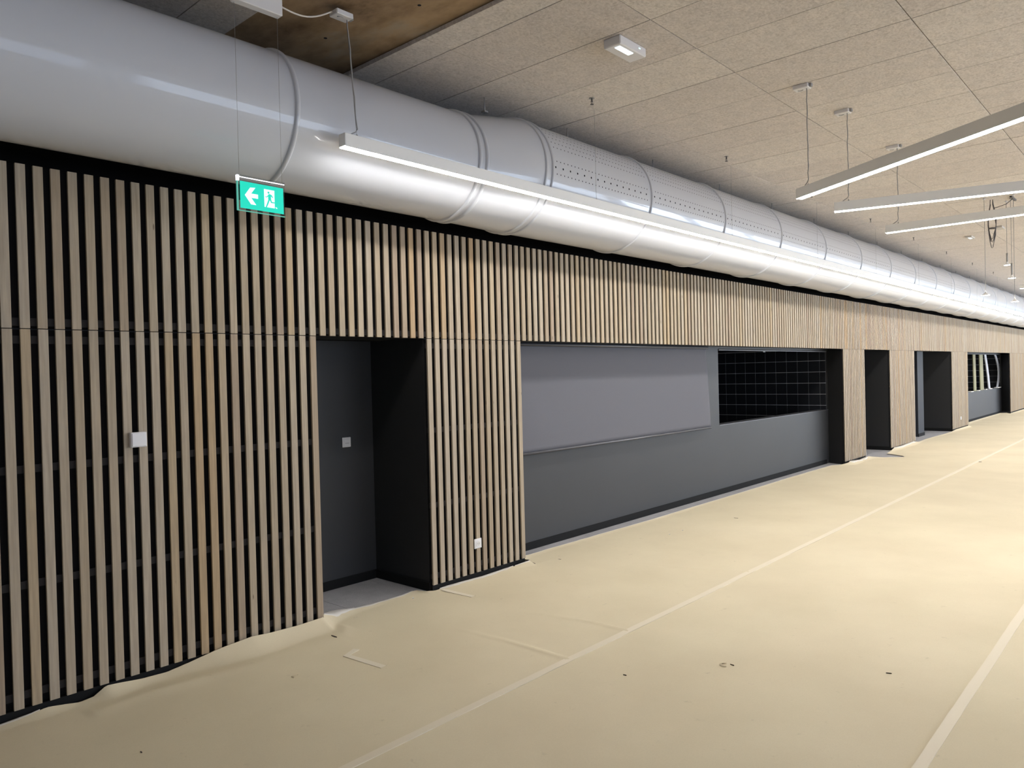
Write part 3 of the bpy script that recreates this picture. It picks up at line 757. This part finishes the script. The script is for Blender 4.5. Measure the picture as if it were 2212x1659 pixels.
# tape along the seams, in lengths
def tape(label, x0, x1, y, w, m_, z=.0075, ang=0):
    mb = MB(); n = max(2, int((x1-x0)/.12)); vs = []
    for k in range(n+1):
        x = x0+(x1-x0)*k/n; jy = .004*mn.noise((x*1.3, y, 0)); jw = .003*mn.noise((x*5, y, 8))
        mb.v += [(x, y+w/2+jy+jw, z), (x, y-w/2+jy-jw, z), (x, y+w/2+jy, z-.004), (x, y-w/2+jy, z-.004)]
        if k: a = 4*k-4; mb.face([a, a+1, a+5, a+4]); mb.face([a, a+4, a+6, a+2]); mb.face([a+1, a+3, a+7, a+5])
    return tag(mb.build('tape_strip', m_, recalc=True), label, 'tape')
tape('long cream tape on the paper seam nearest the wall', -4.8, 57, -1.755, .05, M_tape)
tape('wide cream tape on the paper seam at the lower right', -4.8, 57, -3.70, .052, M_tape)
def patch(label, pts, w, m_=M_tape2):
    mb = MB()
    for k, (x, y) in enumerate(pts):
        a = pts[max(0, k-1)]; b = pts[min(len(pts)-1, k+1)]; d = Vector((b[0]-a[0], b[1]-a[1])).normalized()
        mb.v += [(x-d.y*w/2, y+d.x*w/2, top_of(x, y)+.0010), (x+d.y*w/2, y-d.x*w/2, top_of(x, y)+.0010), (x-d.y*w/2, y+d.x*w/2, .004), (x+d.y*w/2, y-d.x*w/2, .004)]
        if k: n = len(mb.v); mb.face([n-8, n-7, n-3, n-4]); mb.face([n-8, n-4, n-2, n-6]); mb.face([n-7, n-5, n-1, n-3])
    return tag(mb.build('tape_patch', m_), label, 'tape')
patch('faded bent piece of tape on the paper in front of the doorway', [(2.88, -.575), (2.775, -.615), (2.79, -.78), (2.805, -.95)], .045)
patch('faded tape piece at the foot of the narrow slat cladding', [(4.13, -.03), (4.15, -.18), (4.16, -.36)], .045)
# small tears, crumbs and scraps
M_tear = mat('shadowed_tear', (.05,.035,.025), .9)
M_crumb = mat('white_crumb', (.75,.73,.70), .8)
for (x, y, s_, lab) in ((4.10, -2.53, .03, 'curled tear in the paper between the two taped seams'), (2.385, -.655, .02, 'small curled tear in the paper near the lower left wall')):
    mb = MB(); n = 9
    for k in range(n):
        a = math.pi*1.1*k/(n-1)+.3; r = s_*1.2
        for q in range(4): mb.v.append((x+r*math.cos(a)*(1-.12*q), y+r*math.sin(a)*(1-.12*q), .006+.005*q-.0012*q*q))
    for k in range(n-1):
        for q in range(3): mb.face([4*k+q, 4*k+4+q, 4*k+5+q, 4*k+1+q], True)
    tag(mb.build('paper_tear', M_paper), lab, 'tear')
slits = [(2.925, -.262, .07, .014, 'dark tear in the paper in front of the doorway corner'), (3.607, -2.15, .022, .006, 'small dark slit in the paper, below the first taped seam'), (4.556, -3.30, .03, .005, 'thin dark slit in the paper beside the wide tape'),
         (1.42, -.874, .02, .006, 'small dark speck on the paper at the lower left'), (8.26, -.61, .05, .004, 'thin dark crease on the paper before the hatch wall'), (15.37, -1.784, .09, .03, 'small dark scrap lying on the far taped seam'),
         (4.125, -2.56, .028, .005, 'dark nick beside the curled tear'), (5.24, -.06, .07, .016, 'black gap under the crumpled paper at the cladding corner'), (5.50, -.16, .04, .004, 'thin nick in the paper near the cladding corner')]
for (x, y, l_, w_, lab) in slits:
    mb = MB(); an = random.Random(x).uniform(-1.9, -1.2); c_, s_ = math.cos(an), math.sin(an); pts = []
    for k in range(10):
        t_ = 2*math.pi*k/10; u, v_ = l_/2*math.cos(t_), w_/2*math.sin(t_)*(1+.3*math.cos(t_)); pts.append((x+u*c_-v_*s_, y+u*s_+v_*c_))
    h_ = top_of(x, y); mb.prism(pts, lambda a, b: (a, b, h_+.0008), lambda a, b: (a, b, h_-.004))
    tag(mb.build('paper_slit', M_tear), lab, 'tear')
for (x, y, lab) in ((7.02, -.45, 'left of two tiny white crumbs on the paper by the hatch'), (7.28, -.46, 'right of two tiny white crumbs on the paper by the hatch'), (3.83, -.02, 'tiny white crumb on the paper in the doorway')):
    mb = MB(); mb.tube([(x-.008, y, .010), (x, y+.004, .012), (x+.008, y, .009)], [.002, .005, .002], 6)
    tag(mb.build('paper_crumb', M_crumb), lab, 'crumb')
